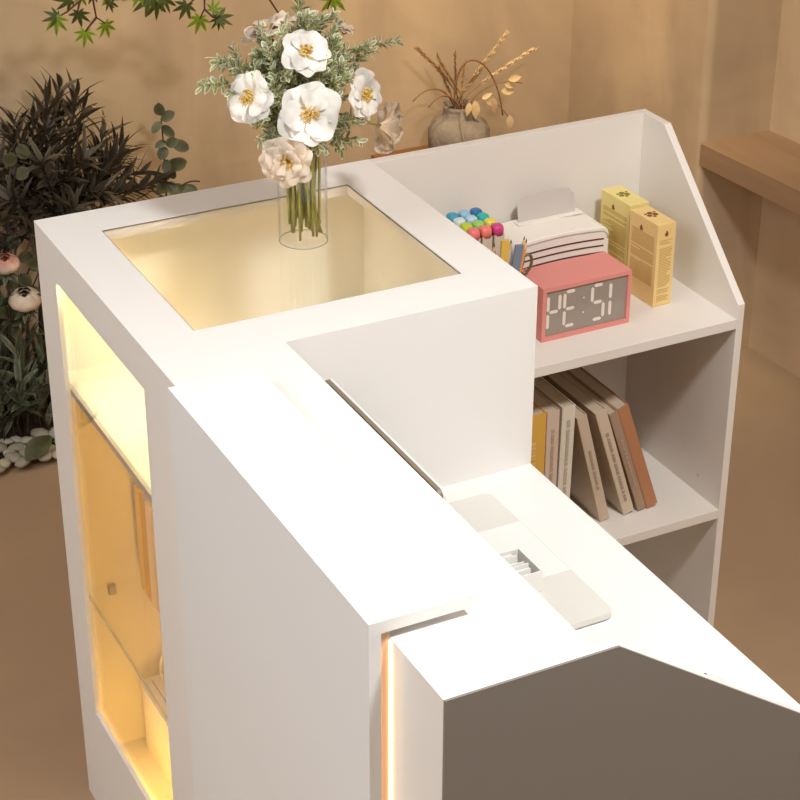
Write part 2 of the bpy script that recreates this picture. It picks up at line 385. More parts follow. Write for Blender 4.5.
# ------------------------------------------------------------------ books on the middle shelf
def tilted_book(x, lean, th, h, dep, cover, spine, label, pages='bookpages', marks=None, yf=-.27):
    """book standing on the shelf: spine to the front (-y), leaning left by 'lean' degrees about its lower left edge"""
    bk = thing('book', (x, yf+dep/2, .465), label, 'book', 'books on the middle shelf')
    T = Matrix.Translation((x, 0, .4655)) @ Matrix.Rotation(-R(lean), 4, 'Y')
    MB().box(0, .0018, yf+.001, yf+dep, 0, h, T).box(th-.0018, th, yf+.001, yf+dep, 0, h, T).box(.0018, th-.0018, yf+.0005, yf+.002, 0, h, T).build('cover', cover, bk)
    MB().box(.0018, th-.0018, yf+.0022, yf+dep-.004, .003, h-.0025, T).build('pages', pages, bk)
    if spine: MB().box(0, th, yf-.0006, yf+.0004, 0, h, T).build('spine', spine, bk)
    if marks:
        r = random.Random(int(x*1000)); mb = MB(); z = marks[0]*h
        while z < marks[1]*h:
            g = r.uniform(.004, .009)
            mb.box(th*.38, th*.62, yf-.0009, yf-.0007, z, z+g, T); z += g+r.choice([.0015, .0015, .004])
        mb.build('spine_lettering', marks[2], bk)
    return bk
mk = lambda n, c, r=.6: mat(n, srgb(*c), r)
cA, cB, cC = mk('bookcloth_yellow', (222, 172, 74)), mk('bookcloth_pink_beige', (214, 190, 170)), mk('bookcloth_cream', (226, 214, 196))
cD, cE, cF, cG = mk('bookcloth_tan', (206, 184, 160)), mk('bookcloth_sand', (214, 194, 170)), mk('bookcloth_umber', (170, 142, 118)), mk('bookcloth_orange', (184, 128, 90))
lt = mk('blurred_letter_tan', (190, 176, 158)); ld = mk('blurred_letter_grey', (172, 152, 132)); lp = mk('blurred_letter_pale', (234, 190, 120)); lb = mk('blurred_letter_beige', (190, 160, 136))
# leaning left means the foot is to the right: the book turns about its lower left edge
tilted_book(.708, 0, .049, .248, .17, cA, None, 'yellow upright book at the left end of the middle shelf row', marks=(.25, .8, lp))
tilted_book(.7585, 0, .024, .247, .17, cB, None, 'pinkish beige upright book right beside the yellow book', marks=(.2, .85, lb))
tilted_book(.7845, -.8, .0255, .249, .235, cC, None, 'cream upright book with grey spine lettering, right of the pinkish beige one', marks=(.1, .9, lt))
def lean(x, a, th, h, dep, c, lab, marks=None): return tilted_book(x, a, th, h, dep, c, None, lab, marks=marks)
lean(.876, 15.0, .0195, .229, .225, cD, 'tan leaning book, the first of the leaning ones, dark smudged spine lettering', (.3, .68, ld))
lean(.925, 18.0, .0215, .232, .235, cE, 'sand coloured leaning book, second of the leaning ones, long dark lettering', (.12, .78, ld))
lean(.955, 19.2, .0165, .224, .235, cF, 'grey brown leaning book pressed against the orange book', (.25, .72, lb))
lean(.9735, 19.4, .0225, .231, .235, cG, 'orange brown leaning book at the right end of the row')

# ------------------------------------------------------------------ red clock
clk = thing('desk_clock', (.834, -.215, .838), 'salmon red box clock showing mirrored digits on a grey face', 'clock')
cx0, cx1, cy0, cy1, cz0, cz1 = .749, .918, -.256, -.172, .8383, .934
fr = .0068; fz = .0075
vs = []
for y, e in ((cy0, 0), (cy0+.006, 0)):
    vs += [(cx0,y,cz0),(cx1,y,cz0),(cx1,y,cz1),(cx0,y,cz1),(cx0+fr,y,cz0+fz),(cx1-fr,y,cz0+fz),(cx1-fr,y,cz1-fz),(cx0+fr,y,cz1-fz)]
fs = []
for i in range(4):
    j = (i+1) % 4
    fs += [(i, j, j+4, i+4), (i, i+8, j+8, j), (i+4, j+4, j+12, i+12), (i+8, i+12, j+12, j+8)]
MB().add(vs, fs).build('front_frame', 'red', clk)
MB().box(cx0, cx1, cy0+.006, cy1, cz0, cz1).build('case', 'red', clk, bevel=.0008)
MB().box(cx0+fr, cx1-fr, cy0+.0035, cy0+.0058, cz0+fz, cz1-fz).build('face', 'clockface', clk)
fw = cx1-cx0-2*fr; fh = cz1-cz0-2*fz
def seg(mb, u0, v0, u1, v1, w=.0028):
    a = Vector((cx0+fr+u0*fw, 0, cz1-fz-v0*fh)); b_ = Vector((cx0+fr+u1*fw, 0, cz1-fz-v1*fh))
    d = (b_-a).normalized(); s = Vector((-d.z, 0, d.x))*w
    prof = [a, a+d*w+s, b_-d*w+s, b_, b_-d*w-s, a+d*w-s]
    mb.prism([(p.x, p.z) for p in prof], 1, cy0+.0028, cy0+.0036)
def digit(u0, u1, segs):
    g = .015; mb = MB(); t0, m0, b0 = .10, .48, .86
    S = {'T': (u0+g, t0, u1-g, t0), 'M': (u0+g, m0, u1-g, m0), 'B': (u0+g, b0, u1-g, b0), 'UL': (u0, t0+.02, u0, m0-.02), 'UR': (u1, t0+.02, u1, m0-.02),
         'LL': (u0, m0+.03, u0, b0-.02), 'LR': (u1, m0+.03, u1, b0-.02)}
    for s in segs: seg(mb, *S[s])
    mb.build('digit', 'digit', clk)
digit(.035, .175, ('UL', 'LL', 'M', 'UR'))
digit(.235, .375, ('T', 'UL', 'M', 'LL', 'B'))
digit(.575, .715, ('T', 'UL', 'M', 'LR', 'B'))
digit(.66, .80, ('UR', 'LR'))
mb = MB()
for v in (.31, .64):
    x = cx0+fr+.47*fw; z = cz1-fz-v*fh; MB().box(x-.0013, x+.0013, cy0+.0028, cy0+.0036, z-.0013, z+.0013).build('colon_dot', 'digit', clk)

# ------------------------------------------------------------------ ivory desktop printer with slot and paper
prn = thing('desktop_printer', (.86, -.08, .838), 'ivory rounded desktop printer with three dark slits behind the red clock', 'printer')
px0, px1, pz1 = .772, .960, .952
def top_z(u): return .950+.007*math.sin(math.pi*(.12+.76*u))      # gently arched top
prof = [(px0, .8385)]
n = 14
prof = [(px0+.004, .8385), (px1-.004, .8385), (px1, .8425)]
for k in range(7): a = R(90*k/6); prof.append((px1-.016+.016*math.cos(a), top_z(1)-.016+.016*math.sin(a)))
for k in range(1, n): u = 1-k/n; prof.append((px0+.016+(px1-px0-.032)*u, top_z(u)))
for k in range(7): a = R(90+90*k/6); prof.append((px0+.016+.016*math.cos(a), top_z(0)-.016+.016*math.sin(a)))
prof.append((px0, .8425))
MB().prism(prof, 1, -.12, -.030).build('body', 'printer', prn, smooth=False, bevel=.003)
def inset(i, z0): return [(x*(1-i)+(px0+px1)/2*i, max(z0, z)-i*.02) for x, z in prof]
# raised front bezel line and slits
pts = [(p[0]*.965+.866*.035, -.1205, p[1]-.006) for p in prof[3:-1]]
MB().tube(pts, .0013, 6).build('bezel_line', 'greyseam', prn, smooth=True)
for dz in (.023, .0355, .048):
    mb = MB(); N_ = 12
    for k in range(N_):
        u0, u1 = .03+.91*k/N_, .03+.91*(k+1)/N_
        xa, xb = px0+(px1-px0)*u0, px0+(px1-px0)*u1
        za, zb = top_z(u0)-dz, top_z(u1)-dz
        mb.add([(xa, -.1208, za-.0012), (xb, -.1208, zb-.0012), (xb, -.1208, zb+.0012), (xa, -.1208, za+.0012),
                (xa, -.1195, za-.0012), (xb, -.1195, zb-.0012), (xb, -.1195, zb+.0012), (xa, -.1195, za+.0012)],
               [(0,1,2,3), (0,4,5,1), (3,2,6,7), (4,7,6,5)]+([(0,3,7,4)] if k == 0 else [])+([(1,5,6,2)] if k == N_-1 else []))
    mb.build('slit', 'slit', prn)
MB().box(.815, .942, -.062, -.042, .9565, .9585).build('slot_plate', 'printer', prn)
pp = thing('paper_sheet', (.875, -.05, .954), 'soft grey sheet standing in the top slot of the ivory printer', 'paper')
mb = MB(); n = 12; vs = []
for k in range(n+1):
    x = .820+.112*k/n
    e = .012 if k in (0,) else 0
    vs += [(x, -.052, .9586), (x, -.0505, .9586), (x+.0, -.044, .9586+.040+.006*math.sin(math.pi*k/n)-(.01 if k in (0, n) else 0)), (x, -.0455, .9586+.040+.006*math.sin(math.pi*k/n)-(.01 if k in (0, n) else 0))]
fs = []
for k in range(n):
    a = 4*k; fs += [(a, a+4, a+7, a+3), (a+1, a+2, a+6, a+5), (a+3, a+7, a+6, a+2), (a, a+1, a+5, a+4)]
fs += [(0, 3, 2, 1), (4*n, 4*n+1, 4*n+2, 4*n+3)]
mb.add(vs, fs).build('sheet', 'paper', pp, smooth=False)

# ------------------------------------------------------------------ two yellow product boxes
def carton(name_lab, x0, x1, y0, y1, h, m, motif, rot, seed):
    c = thing('product_box', ((x0+x1)/2, (y0+y1)/2, .838), name_lab, 'box', 'yellow cartons on the top shelf')
    T = Matrix.Translation(((x0+x1)/2, (y0+y1)/2, 0)) @ Matrix.Rotation(R(rot), 4, 'Z') @ Matrix.Translation((-(x0+x1)/2, -(y0+y1)/2, 0))
    z0 = .8383; MB().box(x0, x1, y0, y1, z0, z0+h, T).build('carton', m, c, bevel=.0008)
    r = random.Random(seed); mb = MB(); z = z0+h*.82
    e = .0003
    while z > z0+h*.2:                       # small print on the left face
        y = y0+.008; end = y1-.008
        if r.random() < .12: z -= .003; continue
        if r.random() < .25: end -= r.uniform(.005, .03)
        mb.box(x0-e, x0, y, end, z, z+.0012, T); z -= .0028
    z = z0+h*.80
    while z > z0+h*.06:                      # and on the front face
        xa = x0+.006; xb = x1-.006-(r.uniform(0, .012) if r.random() < .4 else 0)
        if r.random() > .12: mb.box(xa, xb, y0-e, y0, z, z+.0011, T)
        z -= .0029
    mb.build('small_print', 'print', c)
    mb = MB(); cx, cy = (x0+x1)/2, (y0+y1)/2+.002
    for dx, dy, rr in ((0, .009, .005), (-.006, 0, .0048), (.006, .001, .0052), (0, -.006, .003), (-.009, .008, .0028), (.010, .010, .0026)):
        n = 12; vs = [T @ Vector((cx+dx+rr*math.cos(2*math.pi*k/n), cy+dy+rr*math.sin(2*math.pi*k/n), z0+h+e)) for k in range(n)]
        vs += [v-Vector((0, 0, e)) for v in vs]; mb.add(vs, [tuple(range(n))]+[(k, k+n, (k+1) % n+n, (k+1) % n) for k in range(n)])
    mb.build('top_motif', motif, c)
    mb = MB()
    for (yy) in ((y0+y1)/2+.006,):
        zz = z0+h*.885; 
        for k, w in enumerate((.0015, .003, .0045, .003)): mb.box(x0-e, x0, yy-w, yy+w, zz-.0025*k, zz-.0025*k+.0022, T)
    mb.build('emblem', 'printdark', c); mb = MB()
    xx = (x0+x1)/2
    for k, w in enumerate((.0013, .0026, .0036, .0026)): mb.box(xx-w, xx+w, y0-e, y0, z0+h*.9-.0025*k, z0+h*.9-.0025*k+.0022, T)
    mb.build('emblem', 'printdark', c)
carton('warm yellow carton standing in front of the paler one, covered in small print', .983, 1.020, -.226, -.146, .1495, 'box_o', 'printdark', 2, 3)
carton('pale lemon carton standing behind the warm yellow one near the shelf back', .988, 1.027, -.133, -.048, .1495, 'box_y', 'printgreen', 2, 5)

# ------------------------------------------------------------------ markers, pencils, scissors
caps = [[(244, 128, 126), 'coral pink', 1], [(246, 134, 120), 'salmon pink', 1], [(214, 74, 134), 'magenta', 1],
        [(196, 214, 62), 'lime green', 2], [(160, 208, 110), 'leaf green', 2], [(232, 220, 90), 'yellow', 2],
        [(214, 230, 228), 'near-white', 3], [(186, 214, 232), 'ice blue', 3], [(40, 184, 176), 'teal', 3],
        [(70, 160, 186), 'dull turquoise', 4], [(150, 196, 226), 'sky blue', 4], [(54, 116, 166), 'deep blue', 4]]
rows = {1: 'front row of the marker set', 2: 'second row of the marker set', 3: 'third row of the marker set', 4: 'rear row of the marker set'}
for i, (col, nm, row) in enumerate(caps):
    cx = .692+.0222*(i % 3); cy = -.124+.0238*(row-1)
    mk_ = thing('marker_pen', (cx, cy, .838), 'marker pen with %s cap, %s' % (nm, rows[row]), 'marker', 'markers standing on the shelf')
    w = .0095
    MB().prism(rrect(cx-w, cx+w, cy-w, cy+w, .002, 3), 2, .8383, .984).build('body', 'markbody', mk_, smooth=False)
    m = mat('cap_'+nm.replace(' ', '_'), srgb(*col), .3)
    pr_ = []
    mb = MB(); n = 28
    for z, s in ((.982, 1.03), (.992, 1.04), (.996, .98), (.9985, .84), (1.0, .55)):
        ps = rrect(cx-w*s, cx+w*s, cy-w*s, cy+w*s, .006*s, 6); pr_.append([(p[0], p[1], z) for p in ps])
    n = len(pr_[0]); vs = [p for l in pr_ for p in l]
    fs = [(i_*n+k, i_*n+(k+1) % n, (i_+1)*n+(k+1) % n, (i_+1)*n+k) for i_ in range(4) for k in range(n)]+[tuple(range(4*n, 5*n)), tuple(range(n-1, -1, -1))]
    mb.add(vs, fs).build('cap', m, mk_, smooth=True)

pc = thing('pen_cup', (.696, -.205, .838), 'pale pen cup behind the counter corner holding pencils', 'cup')
MB().lathe([(.001, .8385), (.032, .8385), (.033, .845), (.034, .925), (.0325, .925), (.0315, .846), (.001, .843)], .696, -.205, 32, fill0=False).build('cup', 'cup', pc, smooth=True)
def pencil(a, b_, col, nm, r=.0038, tip='graphite'):
    a = Vector(a); b_ = Vector(b_); d = (b_-a).normalized(); L = (b_-a).length
    p = thing('pencil', a, nm, 'pencil', 'pencils in the pen cup')
    MB().tube([a, b_-d*.017], r, 6).build('shaft', mat('pencil_'+col[0], srgb(*col[1]), .4), p)
    MB().tube([b_-d*.017, b_-d*.006], [r, .0015], 6).build('sharpened_wood', 'woodtip', p)
    MB().tube([b_-d*.0065, b_], [.0016, .0003], 6).build('lead', tip, p)
pencil((.700, -.220, .846), (.741, -.205, 1.009), ('orange', (226, 150, 84)), 'orange pencil leaning right with the tallest dark point')
pencil((.712, -.205, .846), (.7500, -.197, 1.000), ('amber', (232, 160, 90)), 'amber pencil just right of the tallest orange one', .0036)
pencil((.700, -.192, .846), (.7195, -.200, 1.005), ('white', (226, 214, 204)), 'white pencil with a dark point left of the blue ruler')
pencil((.684, -.190, .846), (.7000, -.180, .995), ('olive', (170, 150, 100)), 'short olive pencil with dark point beside the yellow stick')
o = MB().box(-.007, .007, -.0025, .0025, 0, .165, Matrix.Translation((.699, -.208, .846)) @ Matrix.Rotation(R(1.5), 4, 'Y')).build('yellow_stick', mat('stick_yellow', srgb(226, 186, 84), .5), None, bevel=.0006)
tag(o, 'flat yellow stick standing in the pen cup beside the pink markers', 'stick')
o = MB().box(-.0075, .0075, -.002, .002, 0, .156, Matrix.Translation((.703, -.213, .846)) @ Matrix.Rotation(R(9), 4, 'Y')).build('ruler', mat('ruler_blue', srgb(120, 134, 152), .5), None, bevel=.0006)
tag(o, 'blue grey flat ruler leaning among the pencils', 'ruler')
sc = thing('scissors', (.725, -.225, .846), 'scissors with dark olive ring handle hanging over the cup rim beside the clock', 'scissors')
MB().tube([(.712, -.218, .848), (.728, -.214, .93)], [.0015, .003], 6).build('blade', 'steel', sc)
cen = Vector((.7475, -.2, .9565)); ax = Vector((.35, 0, 1)).normalized(); sx = Vector((.9, -.25, -.3)).normalized()
MB().tube([cen+ax*(.0165*math.cos(a))+sx*(.0095*math.sin(a)) for a in [2*math.pi*k/24 for k in range(25)]], .0026, 8, cap=False).build('finger_ring', 'steel', sc, smooth=True)
cen2 = cen+Vector((-.012, .004, .002))
MB().tube([cen2+ax*(.0155*math.cos(a))+sx*(.008*math.sin(a)) for a in [2*math.pi*k/24 for k in range(25)]], .0026, 8, cap=False).build('finger_ring', 'steel', sc, smooth=True)

# ------------------------------------------------------------------ lower desk items
tray = thing('desk_tray', (.40, -.765, HD), 'long flat off-white tray with rounded corners lying on the lower desk', 'tray')
MB().prism(rrect(.285, .459, -.934, -.602, .012), 2, HD+.003, HD+.012).build('slab', 'desk_item', tray)
MB().prism(rrect(.292, .452, -.927, -.609, .010), 2, HD+.0003, HD+.003).build('underside_pad', 'seam', tray)  # dark layer painted in for the shade under the raised tray
MB().box(.287, .4575, -.825, -.690, HD+.012, HD+.0126).build('centre_panel', 'desk_item2', tray)  # paler area across the middle of the tray
cb = thing('card_box', (.36, -.82, HD), 'small white open box of upright cards on the desk tray', 'box')
bx0, bx1, by0, by1, bz0, bz1 = .335, .398, -.852, -.790, HD+.0128, HD+.044
ring_ = ring(bx0, bx1, by1, by0, bx0+.002, bx1-.002, by1-.002, by0+.002, bz0, bz1)
ring_.build('walls', 'desk_item2', cb)
MB().box(bx0+.002, bx1-.002, by0+.002, by1-.002, bz0, bz0+.002).build('base', 'desk_item2', cb)
for k, (y, dz, xr) in enumerate([(-.797, -.008, .012), (-.803, -.006, .008), (-.811, -.012, .014), (-.818, -.008, .006), (-.826, -.006, .004), (-.832, -.009, .006), (-.838, -.006, .008), (-.845, -.010, .006)]):
    T = Matrix.Translation((0, y, bz0+.0022)) @ Matrix.Rotation(R(-8), 4, 'X')
    o = MB().box(bx0+.003, bx1-xr, 0, .0022, 0, bz1-bz0+dz, T).build('card', 'desk_item2')
    tag(o, 'white card standing in the small open box on the desk', 'card', 'cards in the small white box')
    o.location = (0, 0, 0)

mon = thing('monitor', (.235, -.755, HD), 'slim monitor with taupe back peeping over the inner edge of the counter', 'monitor')
Tm = Matrix.Translation((.207, 0, HD+.055)) @ Matrix.Rotation(R(0), 4, 'Y')
mprof = rrect(-.918, -.594, HD+.055, 1.062, .008)
MB().prism(mprof, 0, .207, .2125).build('back_shell', 'screenback', mon)
MB().prism(rrect(-.919, -.593, HD+.054, 1.0625, .008), 0, .2125, .2155).build('front_bezel', 'desk_item2', mon, label='white front bezel')
MB().box(.2155, .2158, -.911, -.601, HD+.065, 1.054).build('screen', 'black', mon)
MB().box(.2155, .225, -.775, -.735, HD+.004, HD+.16).build('stand_neck', 'screenback', mon)
MB().box(.19, .275, -.82, -.69, HD+.0003, HD+.004).build('stand_foot', 'screenback', mon)

ms = thing('computer_mouse', (.474, -1.13, HD), 'white computer mouse with dark wheel beside the slanted end panel', 'mouse')
mb = MB(); rows_ = []
n = 20
for zf, s in ((0, .92), (.35, 1), (.65, .93), (.85, .75), (.96, .45), (1, .1)):
    rows_.append([(.474+.026*s*math.cos(2*math.pi*k/n), -1.135+.040*s*math.sin(2*math.pi*k/n), HD+.0003+.024*zf) for k in range(n)])
vs = [p for r_ in rows_ for p in r_]
mb.add(vs, [(i*n+k, i*n+(k+1) % n, (i+1)*n+(k+1) % n, (i+1)*n+k) for i in range(5) for k in range(n)]+[tuple(range(n-1, -1, -1)), tuple(range(5*n, 6*n))])
mb.build('shell', 'desk_item2', ms, smooth=True)
MB().tube([(.472, -1.112, HD+.0222), (.476, -1.112, HD+.0222)], .0035, 12).build('wheel', 'black', ms)

# ------------------------------------------------------------------ glass vase and bouquet
VX, VY = .334, -.250
vz = thing('glass_vase', (VX, VY, H), 'clear cylindrical glass vase full of green stems on the showcase glass', 'vase')
MB().lathe([(.0355, H), (.0365, H+.002), (.0365, H+.165), (.0352, H+.165), (.0352, H+.006), (.0345, H+.005), (.001, H+.005)], VX, VY, 48).build('cylinder', 'glass', vz, smooth=False)
MB().tube([(VX+.0358*math.cos(2*math.pi*k/40), VY+.0358*math.sin(2*math.pi*k/40), H+.0012) for k in range(41)], .0008, 5, cap=False).build('base_ring', 'glassedge', vz)
MB().tube([(VX+.0358*math.cos(2*math.pi*k/40), VY+.0358*math.sin(2*math.pi*k/40), H+.165) for k in range(41)], .0008, 5, cap=False).build('rim', 'glassedge', vz)

def stem_path(tip, seed, d_end):
    r = random.Random(seed); a = r.uniform(0, 2*math.pi); rr = r.uniform(.010, .029)
    foot = Vector((VX+rr*math.cos(a), VY+rr*math.sin(a), H+r.uniform(.008, .035)))
    a2 = a+r.uniform(2.4, 3.8) if r.random() < .2 else a+r.uniform(-.6, .6)
    r2 = r.uniform(.010, .028)
    neck = Vector((VX+r2*math.cos(a2), VY+r2*math.sin(a2), H+.165))
    tip = Vector(tip); d_end = Vector(d_end).normalized(); L = (tip-neck).length
    low = [foot.lerp(neck, i/5) for i in range(6)]
    up = bez(neck, neck+(neck-foot).normalized()*.4*L, tip-d_end*.35*L, tip, 8)[1:]
    return low+up

def bloom(center, face, rad, m, double=False, seed=0, label='', closed=.0, nm='white_flower'):
    r = random.Random(seed); center = Vector(center); f = Vector(face).normalized()
    fl = thing(nm, stem_path(center, seed+50, f)[0], label, 'flower', 'flowers in the glass vase')
    u = f.orthogonal().normalized(); w = f.cross(u)
    layers = [(5+seed % 2, 1.0, .20+closed, .0, 1.05), (3, .82, .42+closed, .6, .95)]
    if double: layers = [(6, 1.0, .25+closed, 0, .95), (6, .82, .5+closed, .4, .85), (5, .6, .85, .2, .8)]
    a0 = r.uniform(0, 6)
    for li, (cnt_, sc, rise, off, wd) in enumerate(layers):
        for k in range(cnt_):
            a = a0+off+2*math.pi*k/cnt_+r.uniform(-.12, .12)
            d = (u*math.cos(a)+w*math.sin(a)); side = (-u*math.sin(a)+w*math.cos(a))
            L = rad*sc*r.uniform(.93, 1.07); WD = L*wd*r.uniform(.92, 1.1); ph = r.uniform(0, 6); ns, nt_ = 8, 8
            rs = rise*r.uniform(.75, 1.25); vs = []; at = []
            for i in range(nt_+1):
                t_ = i/nt_
                for j in range(ns+1):
                    s_ = 2*j/ns-1
                    wid = math.sin(math.pi*(.07+.60*t_))*WD*.58
                    end = 1-.24*abs(s_)**2.4-.07*math.cos(3*s_+ph)           # scalloped outer edge
                    rr_ = L*t_*(end if t_ > .5 else 1-(1-end)*t_*2)
                    hgt = L*(rs*t_**.7*1.1-.42*rs*t_**3) + .10*L*abs(s_)**2*math.sin(math.pi*t_)
                    hgt += .085*L*t_*math.sin(5*s_+ph)+.03*L*t_*math.sin(9*s_*t_+2*ph)
                    vs.append(center+d*(rr_*math.cos(rs*.5)+.06*rad)+side*(s_*wid)+f*(hgt+li*.05*rad)); at.append(t_)
            fs = [(i*(ns+1)+j, i*(ns+1)+j+1, (i+1)*(ns+1)+j+1, (i+1)*(ns+1)+j) for i in range(nt_) for j in range(ns)]
            MB().add(vs, fs, at).build('petal', m, fl, smooth=True)
    mb = MB()
    for k in range(46):
        a = r.uniform(0, 6.28); q = math.sqrt(r.random())*.26*rad
        b0 = center+(u*math.cos(a)+w*math.sin(a))*q*.4+f*.10*rad
        b1 = center+(u*math.cos(a)+w*math.sin(a))*q*1.35+f*rad*(.42-.12*(q/(.26*rad))+r.uniform(-.03, .05))
        mb.tube([b0, b1-(b1-b0)*.22, b1], [.0004, .0005, .0014], 5)
    mb.build('stamens', 'stamen', fl)
    MB().tube(stem_path(center-f*.002, seed+50, f), [.0021]*13+[.0018], 7).build('stem', 'stemgreen', fl, smooth=True)
    return fl
bloom((.316, -.320, 1.322), (-.28, -.80, .42), .042, 'petal', False, 11, 'large white open flower at the front centre of the bouquet')
bloom((.328, -.285, 1.396), (-.05, -.72, .66), .034, 'petal', False, 23, 'white open flower near the top of the bouquet')
bloom((.251, -.270, 1.340), (-.72, -.45, .30), .036, 'petal', False, 31, 'white flower at the left side of the bouquet facing left')
bloom((.425, -.265, 1.316), (.40, -.72, .22), .036, 'petal', False, 47, 'white flower at the right side of the bouquet facing right')
bloom((.284, -.315, 1.258), (-.42, -.75, .05), .037, 'petalbeige', True, 52, 'double beige flower hanging low at the front left of the bouquet', .1)
bloom((.478, -.215, 1.243), (.75, -.05, -.3), .040, 'petalbeige', True, 64, 'sheer beige flower drooping at the far right of the bouquet', .25)
bloom((.312, -.205, 1.400), (-.25, .15, .85), .042, 'petalbeige', True, 76, 'pale beige flower turned away at the back left of the bouquet', .2)
bloom((.424, -.205, 1.388), (.3, -.1, .9), .016, 'petalbeige', True, 88, 'small dusky half-open flower at the top right of the bouquet', .6, 'small_flower')

def sprig(tip, d_end, seed, label, nleaf=60, leafL=.018, start=.5):
    r = random.Random(seed); path = stem_path(tip, seed, d_end)
    sp = thing('leafy_sprig', path[0], label, 'foliage', 'variegated sprigs in the glass vase')
    mb = MB(); mb.tube(path, [.0020]*8+[.0014]*(len(path)-8), 6)
    top = path[6:]; lv = MB(); ends = [path[-1]]
    dirs = [(path[-1]-path[-3]).normalized()]
    # side shoots
    shoots = [(top[2:], 1)]
    for k in range(5):
        i = 2+k; i = min(i, len(top)-2); b_ = top[i]; dd = ((top[i+1]-top[i]).normalized()+Vector((r.uniform(-.9, .9), r.uniform(-.9, .9), r.uniform(-.2, .6)))).normalized()
        e = b_+dd*r.uniform(.025, .05); mb.tube([b_, b_.lerp(e, .5)+Vector((0, 0, .003)), e], [.0011, .0009, .0006], 5); shoots.append(([b_, b_.lerp(e, .5)+Vector((0, 0, .003)), e], .8))
    per = nleaf//5
    for pts, sc in shoots:
        for k in range(per):
            t_ = (k+1)/per; q = t_*(len(pts)-1); i = min(int(q), len(pts)-2); p = pts[i].lerp(pts[i+1], q-i); d = (pts[i+1]-pts[i]).normalized()
            o_ = d.orthogonal().normalized(); a = k*2.4+r.uniform(-.3, .3); rad_ = (Matrix.Rotation(a, 3, d) @ o_)
            op = 1.1-.75*t_
            ld_ = (d*(1-op*.55)+rad_*op).normalized(); L = leafL*sc*r.uniform(.75, 1.2)
            lv.leaf(p, ld_, d-rad_*.3, L, L*.52, r.uniform(0, .3), .12, 4, 'obov')
    mb.build('stem', 'stemgreen', sp, smooth=True); lv.build('leaves', 'varieg', sp, smooth=True)
    return sp
S = [((.208, -.225, 1.352), (-1, .1, .15), 'pale tipped sprig reaching furthest left in the bouquet'),
     ((.232, -.205, 1.380), (-.8, .2, .5), 'sprig on the upper left reaching over the left white flower'),
     ((.275, -.235, 1.385), (-.4, 0, .8), 'sprig filling the bouquet left of the top white flower'),
     ((.320, -.235, 1.425), (-.1, .1, 1), 'tall sprig at the top of the bouquet, left of the tallest'),
     ((.350, -.215, 1.455), (.1, .2, 1), 'tallest sprig at the very top of the bouquet'),
     ((.380, -.225, 1.420), (.3, .1, .9), 'tall sprig just right of the top white flower'),
     ((.415, -.235, 1.375), (.6, 0, .7), 'sprig above the right-hand white flower'),
     ((.478, -.205, 1.368), (1, .1, .25), 'sprig reaching furthest right in the bouquet'),
     ((.270, -.285, 1.352), (-.5, -.4, .6), 'sprig between the left flower and the large centre flower'),
     ((.262, -.265, 1.300), (-.7, -.4, .1), 'small sprig low on the left under the left white flower'),
     ((.375, -.275, 1.345), (.3, -.4, .6), 'sprig between the large centre flower and the right flower'),
     ((.385, -.275, 1.285), (.4, -.5, .1), 'low sprig right of the large centre flower'),
     ((.405, -.245, 1.240), (.6, -.3, -.5), 'lowest sprig drooping at the right over the vase rim'),
     ((.300, -.255, 1.400), (-.2, -.1, .9), 'sprig behind the top white flower'),
     ((.350, -.290, 1.375), (.15, -.4, .8), 'sprig tucked between the top and centre flowers'),
     ((.290, -.225, 1.330), (-.4, .3, .5), 'inner sprig at the back left of the bouquet'),
     ((.395, -.205, 1.320), (.5, .4, .4), 'inner sprig at the back right of the bouquet'),
     ((.330, -.215, 1.370), (0, .3, .9), 'inner sprig at the centre back of the bouquet'),
     ((.262, -.235, 1.372), (-.6, .1, .7), 'sprig behind the left white flower, under the turned-away beige one'),
     ((.285, -.225, 1.405), (-.3, .2, .9), 'sprig beside the turned-away beige flower'),
     ((.365, -.230, 1.395), (.3, .2, .9), 'sprig right behind the top white flower'),
     ((.400, -.225, 1.400), (.5, .2, .8), 'sprig next to the small dusky flower'),
     ((.445, -.215, 1.350), (.8, .1, .4), 'sprig just above the right white flower, below the furthest right one'),
     ((.345, -.270, 1.270), (.1, -.5, -.1), 'low sprig under the large centre flower'),
     ((.300, -.280, 1.300), (-.3, -.5, .2), 'sprig between the beige low flower and the large centre flower'),
     ((.370, -.250, 1.310), (.4, .0, .4), 'sprig deep between the centre and right flowers'),
     ((.392, -.265, 1.345), (.35, -.3, .6), 'sprig close on the left of the right white flower'),
     ((.400, -.255, 1.268), (.4, -.4, -.1), 'sprig under the right white flower, above the lowest sprig'),
     ((.245, -.245, 1.375), (-.5, .0, .8), 'sprig standing directly above the left white flower'),
     ((.345, -.262, 1.435), (.05, -.2, 1), 'sprig rising in front of the tallest one at the top'),
     ((.290, -.262, 1.372), (-.3, -.3, .8), 'sprig wedged between the left and top white flowers'),
     ((.268, -.292, 1.285), (-.5, -.4, -.1), 'sprig just above the low beige flower at the left')]
for k, (p, d, lab) in enumerate(S): sprig(p, d, 200+k*7, lab, 95 if k not in (8, 9, 11, 12) else 70)

